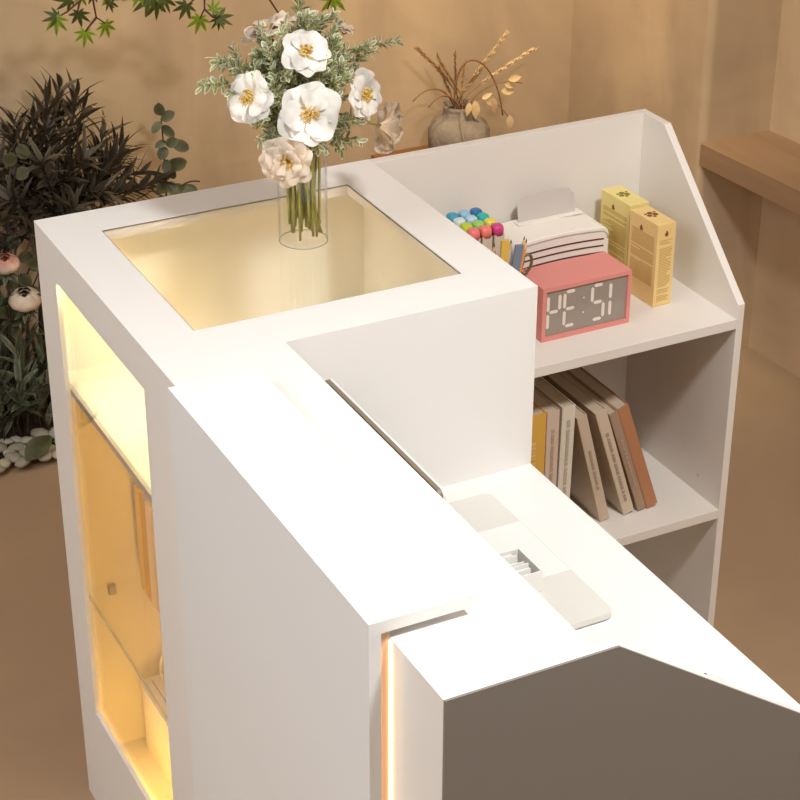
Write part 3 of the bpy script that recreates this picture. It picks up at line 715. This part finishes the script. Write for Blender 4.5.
# ------------------------------------------------------------------ pottery vase with dried grasses
PX, PY, PZ = 1.489, 1.38, .458
pv = thing('pottery_vase', (PX, PY, PZ), 'mottled grey stoneware vase on the timber ledge behind the shelf unit', 'vase')
MB().lathe([(.001, PZ), (.066, PZ), (.076, PZ+.015), (.079, PZ+.05), (.078, PZ+.078), (.070, PZ+.096), (.052, PZ+.108), (.042, PZ+.116), (.040, PZ+.135), (.043, PZ+.145), (.039, PZ+.145), (.035, PZ+.118), (.001, PZ+.112)], PX, PY, 48, fill0=False).build('pot', 'pottery', pv, smooth=True)
MB().lathe([(.0365, PZ+.128), (.001, PZ+.128)], PX, PY, 32, fill0=False).build('hollow', 'dark', pv)  # dark disc in the neck, painted shade for the inside
def grass(tip, bend, seed, label, m='dry', n=34, L=.016):
    r = random.Random(seed); a = r.uniform(0, 6); foot = Vector((PX+.015*math.cos(a), PY+.015*math.sin(a), PZ+.125)); tip = Vector(tip); n = int(n*1.7)
    g = thing('dried_grass_stem', foot, label, 'dried grass', 'dried grasses in the pottery vase')
    path = bez(foot, foot+Vector((0, 0, .05)), tip-Vector(bend)*.07, tip, 14)
    MB().tube(path, [.0014]*10+[.0009]*5, 5).build('stem', 'drybrown', g)
    lv = MB()
    for k in range(n):
        q = 6+k/n*8; i = min(int(q), 13); p = path[i].lerp(path[i+1], q-i); d = (path[i+1]-path[i]).normalized()
        rd = Matrix.Rotation(k*2.3, 3, d) @ d.orthogonal().normalized()
        lv.leaf(p, d+rd*.45, rd, L*r.uniform(.7, 1.2), .0048, 0, .2, 2, 'lance')
    lv.build('seed_head', m, g)
grass((1.368, 1.38, .765), (-.7, 0, .7), 1, 'dried grass spike leaning far left in the pottery vase', 'dry', 40)
grass((1.424, 1.38, .740), (-.4, 0, .9), 2, 'dried grass spike second from the left in the pottery vase', 'dry', 36, .012)
grass((1.474, 1.38, .742), (0, 0, 1), 3, 'straight upright thin dried spike in the pottery vase', 'dry', 36, .01)
grass((1.615, 1.37, .775), (.6, 0, .8), 4, 'tallest wheat-like dried spike leaning right', 'drypale', 44)
grass((1.695, 1.37, .720), (1, 0, .45), 5, 'wheat-like dried spike reaching furthest right', 'drypale', 44)
grass((1.515, 1.40, .705), (.2, 0, 1), 6, 'short dried spike inside the curved reed arch', 'dry', 34, .01)
grass((1.440, 1.40, .705), (-.3, .1, 1), 9, 'thin brown dried spike behind the left spikes', 'dry', 30, .01)
grass((1.560, 1.39, .690), (.5, 0, .8), 10, 'fine dried spike right of the reed arch', 'dry', 30, .01)
# arched reed blades
def reed(pts, w, label, m='drybrown'):
    g = thing('dried_reed', pts[0], label, 'dried reed', 'dried reeds in the pottery vase')
    MB().tube(bez(*pts, n=18), [w*(1-.6*abs(i/18-.35)) for i in range(19)], 5).build('blade', m, g, smooth=True)
reed(((1.475, 1.38, .585), (1.455, 1.37, .79), (1.58, 1.36, .74), (1.598, 1.35, .565)), .003, 'thick brown reed bent over in an arch')
reed(((1.480, 1.38, .585), (1.45, 1.37, .66), (1.40, 1.37, .68), (1.352, 1.37, .635)), .0025, 'brown reed blade drooping to the left of the pottery vase')
reed(((1.490, 1.37, .585), (1.45, 1.35, .65), (1.42, 1.35, .66), (1.385, 1.35, .62)), .0028, 'short brown blade drooping left under the longer one')
dl = thing('dried_leaf_spray', (1.50, 1.36, .59), 'spray of broad pale dried leaves hanging over the pottery vase rim', 'dried leaves')
MB().tube(bez((1.50, 1.37, .585), (1.52, 1.35, .64), (1.56, 1.33, .64), (1.61, 1.32, .55)), .0014, 5).build('stem', 'drybrown', dl)
MB().tube(bez((1.50, 1.37, .585), (1.52, 1.35, .65), (1.58, 1.34, .67), (1.64, 1.33, .65)), .0014, 5).build('stem', 'drybrown', dl)
for p, d, L in [((1.505, 1.33, .625), (.05, -.1, -1), .05), ((1.49, 1.33, .622), (-.25, -.1, -1), .035), ((1.535, 1.33, .63), (.4, -.1, -.5), .035), ((1.555, 1.33, .625), (.2, 0, -1), .045),
                ((1.60, 1.32, .575), (.1, 0, -1), .042), ((1.58, 1.33, .64), (1, 0, -.2), .045), ((1.60, 1.33, .665), (1, 0, .05), .04), ((1.59, 1.33, .655), (1, 0, -.35), .035), ((1.525, 1.33, .628), (.5, -.1, .2), .03)]:
    MB().leaf(p, d, (-.3, -1, .3), L, L*.46, .15, .15, 6, 'lance').build('leaf', 'drypale', dl, smooth=True)
dh = thing('drooping_leaf', (1.475, 1.34, .585), 'long pale dried leaf hanging down the front of the pottery vase', 'dried leaf')
MB().leaf((1.470, 1.335, .605), (-.15, -.4, -1), (-.2, -1, .2), .085, .012, -.1, .1, 8, 'lance').build('blade', 'pottery', dh, smooth=True)

# ------------------------------------------------------------------ planting bed by the back wall
mb = MB(); ol = []
n = 48
for k in range(n):
    a = 2*math.pi*k/n; ol.append((.16+.62*math.cos(a), 1.335+.155*math.sin(a)))
o = MB().prism(ol, 2, 0, .012).build('planting_bed', 'soil'); tag(o, 'dark soil bed at the foot of the back wall', 'soil', kind='stuff')
r = random.Random(5); placed = []
tries = 0
while len(placed) < 74 and tries < 6000:
    tries += 1
    x = r.uniform(-.02, .56); yc = 1.335-.19*math.sqrt(max(0, 1-((x-.16)/.68)**2)); y = yc+r.uniform(-.012, .105); s = r.uniform(.014, .026)
    if any((x-p[0])**2+(y-p[1])**2 < (.82*(s+p[2]))**2 for p in placed): continue
    placed.append((x, y, s))
proto = []
for k in range(5):
    mb = MB(); nu, nv = 14, 8; rr = random.Random(k); vs = []
    for i in range(nv+1):
        th = math.pi*i/nv
        for j in range(nu):
            ph = 2*math.pi*j/nu; v = Vector((math.sin(th)*math.cos(ph)*1.25, math.sin(th)*math.sin(ph)*.9, math.cos(th)*.5))
            v *= 1+.16*noise.noise(v*1.3+Vector((k*5, 0, 0))); vs.append(v)
    fs = [(i*nu+j, (i+1)*nu+j, (i+1)*nu+(j+1) % nu, i*nu+(j+1) % nu) for i in range(nv) for j in range(nu)]
    mb.add(vs, fs); o = mb.build('pebble', 'stone' if k % 2 == 0 else 'stone2', smooth=True); proto.append(o)
for k, (x, y, s) in enumerate(placed):
    src = proto[k % 5]
    if k < 5: o = src
    else: o = src.copy(); C.objects.link(o)
    o.location = (x, y, .012+s*.5); o.scale = (s, s, s); o.rotation_euler = (r.uniform(-.15, .15), r.uniform(-.15, .15), r.uniform(0, 6.28))
    tag(o, 'rounded pale pebble on the border of the planting bed', 'pebble', 'pebbles edging the planting bed')

def shoot(mb_s, lv, p0, p1, r, n, L, Wd, shape='lance', spread=.9, up=.3, rad=.003, droop=.35, t0=.15):
    p0 = Vector(p0); p1 = Vector(p1); mid = p0.lerp(p1, .5)+Vector((r.uniform(-.03, .03), r.uniform(-.03, .03), .02))
    path = bez(p0, p0.lerp(mid, .7)+Vector((0, 0, .03)), mid.lerp(p1, .5), p1, 10)
    mb_s.tube(path, [rad*(1-.07*i) for i in range(11)], 5)
    for k in range(n):
        t_ = t0+(1-t0)*(k+.5)/n; q = t_*10; i = min(int(q), 9); p = path[i].lerp(path[i+1], q-i); d = (path[i+1]-path[i]).normalized()
        rd = Matrix.Rotation(k*2.4+r.uniform(-.5, .5), 3, d) @ d.orthogonal().normalized()
        ld_ = (d*(.5+.6*t_)+rd*spread+Vector((0, 0, up))).normalized()
        lv.leaf(p, ld_, d+Vector((r.uniform(-.4, .4), r.uniform(-.4, .4), .6)), L*r.uniform(.6, 1.25), Wd*r.uniform(.8, 1.2), droop*r.uniform(0, 1.3), .12, 5, shape, r.uniform(-.6, .6))
# big dark olive-like shrub
r = random.Random(21)
sh = thing('dark_shrub', (.375, 1.36, .012), 'large shrub with dense dark narrow leaves at the back left', 'shrub')
st = MB(); lv = MB(); lv2 = MB()
st.tube([(.375, 1.36, .012), (.37, 1.36, .25), (.385, 1.36, .42), (.40, 1.36, .52)], [.016, .014, .012, .010], 10)
hub = Vector((.40, 1.36, .50))
ends = [(.46, 1.37, .81), (.43, 1.36, .79), (.50, 1.38, .78), (.39, 1.36, .76), (.33, 1.36, .73), (.29, 1.36, .68), (.52, 1.40, .74), (.56, 1.38, .68), (.60, 1.38, .64), (.24, 1.34, .62),
        (.22, 1.33, .55), (.64, 1.36, .58), (.68, 1.36, .55), (.58, 1.32, .56), (.48, 1.30, .66), (.38, 1.28, .68), (.30, 1.28, .60), (.52, 1.28, .58), (.44, 1.27, .56), (.35, 1.27, .52),
        (.25, 1.38, .66), (.61, 1.42, .60), (.47, 1.42, .74), (.36, 1.42, .74), (.27, 1.30, .48), (.70, 1.40, .52), (.55, 1.34, .62), (.42, 1.33, .72), (.20, 1.40, .60), (.16, 1.36, .56)]
for k, e in enumerate(ends): shoot(st, lv if k % 5 else lv2, hub+Vector((r.uniform(-.05, .05), r.uniform(-.04, .04), r.uniform(-.06, .03))), e, r, 34, .072, .0125, 'lance', .85, .25, .0035, .35)
st.build('trunk', 'darktwig', sh, smooth=True); lv.build('foliage', 'olive', sh, smooth=True); lv2.build('dusky_foliage', 'olivepale', sh, smooth=True)
# round-leaved eucalyptus
eu = thing('eucalyptus', (.66, 1.36, .012), 'slender eucalyptus stem with round grey green leaves right of the dark shrub', 'plant')
st = MB(); lv = MB(); path = bez((.66, 1.36, .012), (.68, 1.36, .3), (.70, 1.36, .45), (.695, 1.37, .70), 16)
st.tube(path, [.004-.00015*i for i in range(17)], 6)
for p, L, d in [((.690, 1.36, .71), .034, (-.2, -.3, 1)), ((.692, 1.36, .70), .036, (.5, -.4, .4)), ((.690, 1.36, .695), .034, (-.6, -.3, -.4)), ((.695, 1.36, .685), .036, (.35, -.4, -.5)),
                ((.70, 1.36, .645), .030, (-.9, -.2, -.2)), ((.70, 1.36, .63), .032, (-.8, -.3, -.8)), ((.70, 1.36, .635), .030, (.7, -.3, .4)), ((.715, 1.36, .64), .042, (.8, -.4, -.4)),
                ((.70, 1.36, .60), .034, (-.3, -.5, -.8)), ((.70, 1.36, .585), .046, (.75, -.4, .15)), ((.70, 1.36, .56), .034, (.1, -.6, .3)), ((.695, 1.36, .545), .046, (-.5, -.5, -.1)), ((.70, 1.36, .545), .040, (.2, -.5, -.6)),
                ((.705, 1.36, .53), .036, (.9, -.2, -.3)), ((.73, 1.36, .52), .040, (.9, -.3, -.1)), ((.69, 1.36, .51), .040, (-.5, -.4, -.6)), ((.70, 1.36, .49), .044, (.5, -.4, -.4)), ((.69, 1.36, .44), .04, (-.7, -.4, .1)), ((.69, 1.36, .38), .04, (.7, -.4, .1))]:
    lv.leaf(p, d, (-.3+rnd.uniform(-.6, .6), -1, .35+rnd.uniform(-.5, .6)), L, L*rnd.uniform(.62, .85), .15, .12, 7, 'round')
st.tube(bez((.70, 1.36, .50), (.72, 1.36, .52), (.74, 1.36, .545), (.775, 1.35, .535)), .002, 5); st.tube([(.695, 1.36, .5), (.66, 1.36, .53), (.62, 1.36, .515)], .0015, 5)
st.build('stem', 'darktwig', eu, smooth=True); lv.build('leaves', 'euc', eu, smooth=True)
# second eucalyptus on the left, its round leaves near the frame edge
e2 = thing('eucalyptus', (.20, 1.30, .012), 'eucalyptus with round olive leaves at the left edge under the dark shrub', 'plant')
st = MB(); lv = MB(); r = random.Random(8)
for e in ((.335, 1.30, .72), (.34, 1.27, .49), (.24, 1.28, .60), (.30, 1.26, .43), (.36, 1.27, .47)):
    path = bez((.20, 1.30, .012), (.22, 1.30, .3), (Vector(e)-Vector((.02, 0, .12))), e, 12); st.tube(path, .002, 5)
    for k in range(9):
        p = path[4+k] if 4+k < 13 else path[12]; a = k*2.2
        lv.leaf(p, (math.cos(a), -.3, math.sin(a)*.8), (-.3, -1, .3), .036, .030, .1, .05, 7, 'round')
st.build('stem', 'darktwig', e2, smooth=True); lv.build('leaves', 'euc', e2, smooth=True)
# sage-like low foliage
r = random.Random(33)
sg = thing('sage_plant', (.28, 1.27, .012), 'low bushy plant with long grey green leaves behind the pebbles', 'plant')
st = MB(); lv = MB()
for k in range(26):
    bx = .27+r.uniform(-.10, .09); by = 1.27+r.uniform(-.05, .07)
    e = (bx+r.uniform(-.10, .12), by+r.uniform(-.11, .06), r.uniform(.14, .37))
    shoot(st, lv, (bx, by, .012), e, r, 13, .085, .0155, 'lance', .8, .5, .002, .3, .05)
st.build('stems', 'darktwig', sg); lv.build('leaves', 'sage', sg, smooth=True)
r = random.Random(39)
sg2 = thing('sage_plant', (.05, 1.33, .012), 'grey green leafy plant at the very left edge of the planting bed', 'plant')
st = MB(); lv = MB()
for k in range(16):
    bx = .05+r.uniform(-.12, .12); by = 1.33+r.uniform(-.08, .07)
    shoot(st, lv, (bx, by, .012), (bx+r.uniform(-.1, .1), by+r.uniform(-.08, .06), r.uniform(.2, .42)), r, 12, .085, .016, 'lance', .8, .5, .002, .3, .05)
st.build('stems', 'darktwig', sg2); lv.build('leaves', 'sage', sg2, smooth=True)
bl = thing('fallen_leaf', (.27, 1.16, .03), 'broad yellow green leaf lying over the pebbles', 'leaf')
MB().leaf((.235, 1.125, .030), (.75, .35, .55), (-.3, -.6, .8), .085, .05, .45, .1, 8, 'ell').build('blade', 'euc', bl, smooth=True)
# two peony-like garden flowers
def peony(c, m, rad, seed, label):
    r = random.Random(seed); c = Vector(c); f = Vector((-.1, -.25, 1)).normalized(); u = f.orthogonal().normalized(); w = f.cross(u)
    p = thing('peony', (c.x-.02, c.y+.02, .012), label, 'flower', 'flowers in the planting bed')
    for li, (cn, sc, opn) in enumerate(((6, 1, .75), (5, .92, .5), (4, .8, .25), (4, .62, .05), (3, .42, 0))):
        for k in range(cn):
            a = li*.5+2*math.pi*k/cn; d = u*math.cos(a)+w*math.sin(a); side = -u*math.sin(a)+w*math.cos(a); vs = []; at = []
            for i in range(8):
                t_ = i/7
                for j in range(7):
                    s_ = 2*j/6-1; prof_r = rad*sc*(math.sin(t_*(2.95-.35*opn))*(.75+.25*opn)); hh = rad*sc*1.35*t_*(1-.08*abs(s_)**2)
                    ang = s_*.75*(1-.25*t_)
                    vs.append(c+(d*math.cos(ang)+side*math.sin(ang))*prof_r+f*(hh-rad*.5)+d*.02*rad*math.sin(6*s_)); at.append(t_**3)
            MB().add(vs, [(i*7+j, i*7+j+1, (i+1)*7+j+1, (i+1)*7+j) for i in range(7) for j in range(6)], at).build('petal', m, p, smooth=True)
    MB().tube(bez((c.x-.02, c.y+.02, .012), (c.x-.02, c.y+.02, .15), c-f*.12, c-f*rad*.48), .003, 6).build('stem', 'darktwig', p, smooth=True)
    lv = MB()
    for k in range(6): a = k*1.05; lv.leaf(c-f*rad*.5, Vector((math.cos(a), math.sin(a), -.35)), f, .035, .014, .3, .1, 5, 'lance')
    lv.build('sepals', 'sage', p, smooth=True)
peony((.262, 1.235, .465), 'petalpink', .034, 3, 'pink tipped cream flower at the left edge above the white one')
peony((.298, 1.235, .368), 'petalbeige', .040, 4, 'white round flower in the planting bed beside the cabinet corner')
# pale plume grass
gp = thing('plume_grass', (.58, 1.42, .012), 'pale feathery grass plume arching between the shrub and the eucalyptus', 'grass')
path = bez((.60, 1.43, .012), (.68, 1.42, .4), (.66, 1.40, .58), (.545, 1.39, .745), 20)
MB().tube(path, .0012, 5).build('stem', 'drypale', gp)
lv = MB(); r = random.Random(4)
for k in range(70):
    q = 9+k/70*11; i = min(int(q), 19); p = path[i].lerp(path[i+1], q-i); d = (path[i+1]-path[i]).normalized(); rd = Matrix.Rotation(k*2.3, 3, d) @ d.orthogonal().normalized()
    lv.leaf(p, d+rd*.5, rd, .014, .0022, 0, .1, 2, 'lance')
lv.build('plume', 'drypale', gp)

# ------------------------------------------------------------------ maple branches hanging in from above
def maple_leaf(lv, p, d, nrm, s):
    d = Vector(d).normalized(); nrm = Vector(nrm); nrm = (nrm-d*nrm.dot(d)).normalized()
    for k, (a, l) in enumerate(((0, 1), (38, .9), (-38, .9), (78, .68), (-78, .68), (122, .4), (-122, .4))):
        dd = Matrix.Rotation(R(a), 3, nrm) @ d
        lv.leaf(p, dd, nrm, s*l, s*.26*l**.5, .25, .05, 5, 'lance')
mt = thing('maple_tree', (-.34, 1.36, .012), 'maple tree whose leafy twigs hang in along the top of the picture', 'tree')
st = MB(); st.tube(bez((-.34, 1.36, .012), (-.38, 1.36, .7), (-.30, 1.30, 1.25), (.1, 1.14, 1.40), 18)+bez((.1, 1.14, 1.40), (.4, 1.1, 1.46), (.7, 1.1, 1.40), (1.04, 1.1, 1.30), 14)[1:], [.028-.0007*k for k in range(33)], 8)
st.build('trunk', 'darktwig', mt, smooth=True)
def maple(name_lab, twigs, leaves, loc, seed):
    r = random.Random(seed)
    for pts in twigs: MB().tube(pts, [.0028-.0014*i/(len(pts)-1) for i in range(len(pts))], 6).build('twig', 'twig', mt, smooth=True)
    a_ = MB(); b_ = MB()
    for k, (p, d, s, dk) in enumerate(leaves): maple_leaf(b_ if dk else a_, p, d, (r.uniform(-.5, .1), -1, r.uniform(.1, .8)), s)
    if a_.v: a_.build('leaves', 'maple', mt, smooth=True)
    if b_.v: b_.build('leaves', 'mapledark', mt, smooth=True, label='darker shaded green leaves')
Y = 1.1
maple('maple twig with green palmate leaves hanging at the top left', 
      [[(.50, Y, 1.44), (.475, Y, 1.15), (.468, Y, 1.08), (.472, Y, 1.045), (.49, Y, 1.03)], [(.475, Y, 1.14), (.44, Y, 1.085), (.41, Y, 1.065), (.385, Y, 1.055)], [(.472, Y, 1.045), (.452, Y, 1.025), (.446, Y, 1.018)], [(.44, Y, 1.085), (.432, Y, 1.06)], [(.473, Y, 1.12), (.50, Y, 1.07), (.512, Y, 1.06)]],
      [((.385, Y, 1.056), (-.1, -.2, -1), .040, 0), ((.39, Y, 1.058), (-.8, -.1, -.1), .034, 1), ((.446, Y, 1.018), (-.2, -.1, -1), .036, 0), ((.49, Y, 1.028), (.3, 0, -1), .036, 0), ((.435, Y, 1.06), (.1, 0, -1), .036, 1),
       ((.50, Y, 1.075), (1, 0, -.6), .030, 1), ((.42, Y, 1.09), (-1, 0, .1), .040, 1), ((.44, Y, 1.095), (.4, 0, -.6), .030, 0), ((.50, Y, 1.09), (.2, 0, -.8), .034, 0), ((.52, Y, 1.10), (.8, 0, -.4), .036, 1), ((.55, Y, 1.095), (.2, 0, -1), .034, 0), ((.47, Y, 1.10), (-.2, 0, -.5), .03, 1)],
      (.50, Y, 1.35), 1)
maple('leafy maple twig with dark green leaves hanging at the top between cabinet plants and bouquet',
      [[(.66, Y, 1.42), (.63, Y, 1.15), (.62, Y, 1.075), (.60, Y, 1.05)], [(.63, Y, 1.14), (.58, Y, 1.075), (.57, Y, 1.07)], [(.72, Y, 1.40), (.715, Y, 1.10), (.712, Y, 1.03), (.70, Y, 1.01)], [(.712, Y, 1.03), (.73, Y, 1.01), (.742, Y, 1.005)], [(.714, Y, 1.07), (.69, Y, 1.055), (.672, Y, 1.04)]],
      [((.605, Y, 1.06), (.05, 0, -1), .044, 1), ((.59, Y, 1.07), (-.9, 0, -.6), .045, 1), ((.62, Y, 1.065), (.9, 0, -.5), .040, 1), ((.57, Y, 1.085), (-.8, 0, -.3), .040, 0), ((.63, Y, 1.09), (.7, 0, .1), .042, 0), ((.60, Y, 1.085), (-.2, -.1, -.6), .038, 0),
       ((.70, Y, 1.012), (-.3, 0, -1), .040, 0), ((.742, Y, 1.006), (.8, 0, .1), .040, 1), ((.742, Y, 1.006), (.1, 0, -.9), .032, 1), ((.672, Y, 1.045), (-.5, 0, -.9), .038, 1), ((.66, Y, 1.09), (.6, 0, -.2), .036, 0), ((.69, Y, 1.085), (-.3, 0, -.3), .036, 1), ((.73, Y, 1.025), (.7, 0, .7), .03, 0)],
      (.72, Y, 1.35), 2)
maple('dark red maple twig with one bright leaf hanging behind the bouquet top',
      [[(.80, Y, 1.38), (.845, Y, 1.06), (.875, Y, 1.01), (.90, Y, .97)], [(.93, Y, 1.34), (.925, Y, 1.03), (.93, Y, .99)], [(1.02, Y, 1.31), (1.02, Y, 1.04), (1.0, Y, .99)]],
      [((1.015, Y, 1.015), (.0, 0, -1), .050, 0), ((1.02, Y, 1.03), (.8, 0, .1), .036, 0)], (.80, Y, 1.35), 3)
# ------------------------------------------------------------------ lights
def area(name, loc, rot, size, power, col, sy=None):
    l = bpy.data.lights.new(name, 'AREA'); l.energy = power; l.color = col; l.size = size
    if sy: l.shape = 'RECTANGLE'; l.size_y = sy
    o = bpy.data.objects.new(name, l); C.objects.link(o); o.location = loc; o.rotation_euler = rot; return o
def spot(name, loc, target, power, col, ang, blend=.6, rad=.05):
    l = bpy.data.lights.new(name, 'SPOT'); l.energy = power; l.color = col; l.spot_size = R(ang); l.spot_blend = blend; l.shadow_soft_size = rad
    o = bpy.data.objects.new(name, l); C.objects.link(o); o.location = loc
    o.rotation_euler = (Vector(target)-Vector(loc)).to_track_quat('-Z', 'Y').to_euler(); return o
area('ceiling_lamp', (.55, -1.75, 2.85), (0, 0, 0), .28, 52, (.97, .985, 1))
area('room_lamp', (-2.1, -1.0, 2.85), (0, 0, 0), 2.0, 60, (.87, .94, 1))  # added fill from the left to brighten the upright faces
area('room_lamp', (1.3, -3.4, 2.85), (0, 0, 0), 1.2, 8, (.95, .98, 1))  # added weak fill from the front right
spot('down_light', (1.75, 0, 2.8), (1.72, -.15, 0), 17, (1, .93, .84), 55, .8, .2)  # added spot to brighten the floor right of the shelf unit
spot('down_light', (-.9, .3, 2.8), (-.75, .4, 0), 14, (1, .93, .84), 60, .8, .2)  # added fill spot for the floor on the left
spot('wall_washer', (1.2, .7, 2.8), (1.38, 1.5, .86), 190, (1, .85, .56), 62, 1, .2)
spot('wall_washer', (.95, .45, 2.8), (1.887, 1.25, .95), 75, (1, .86, .60), 46, 1, .15)
spot('wall_washer', (.1, .75, 2.8), (.15, 1.5, .9), 20, (1, .9, .75), 60, .9)
w = bpy.data.worlds.new('room_air'); bpy.context.scene.world = w; w.use_nodes = True
w.node_tree.nodes['Background'].inputs[0].default_value = (.9, .8, .7, 1); w.node_tree.nodes['Background'].inputs[1].default_value = .05

# ------------------------------------------------------------------ camera
cd = bpy.data.cameras.new('camera'); cam = bpy.data.objects.new('camera', cd); C.objects.link(cam)
yaw, pitch, roll = R(26.942), R(28.554), R(.1)
f = Vector((math.sin(yaw)*math.cos(pitch), math.cos(yaw)*math.cos(pitch), -math.sin(pitch)))
rt = Vector((math.cos(yaw), -math.sin(yaw), 0)); up = rt.cross(f)
rx = rt*math.cos(roll)+up*math.sin(roll); ux = -rt*math.sin(roll)+up*math.cos(roll)
cam.matrix_world = Matrix(((rx.x, ux.x, -f.x, -.7115), (rx.y, ux.y, -f.y, -2.6225), (rx.z, ux.z, -f.z, 2.2401), (0, 0, 0, 1)))
cd.sensor_width = 36; cd.lens = 36*1907/800; cd.clip_start = .05
S_ = bpy.context.scene; S_.camera = cam
S_.view_settings.view_transform = 'Standard'; S_.view_settings.look = 'None'; S_.view_settings.gamma = 1; S_.view_settings.exposure = 0
S_.cycles.max_bounces = 8; S_.cycles.transparent_max_bounces = 16
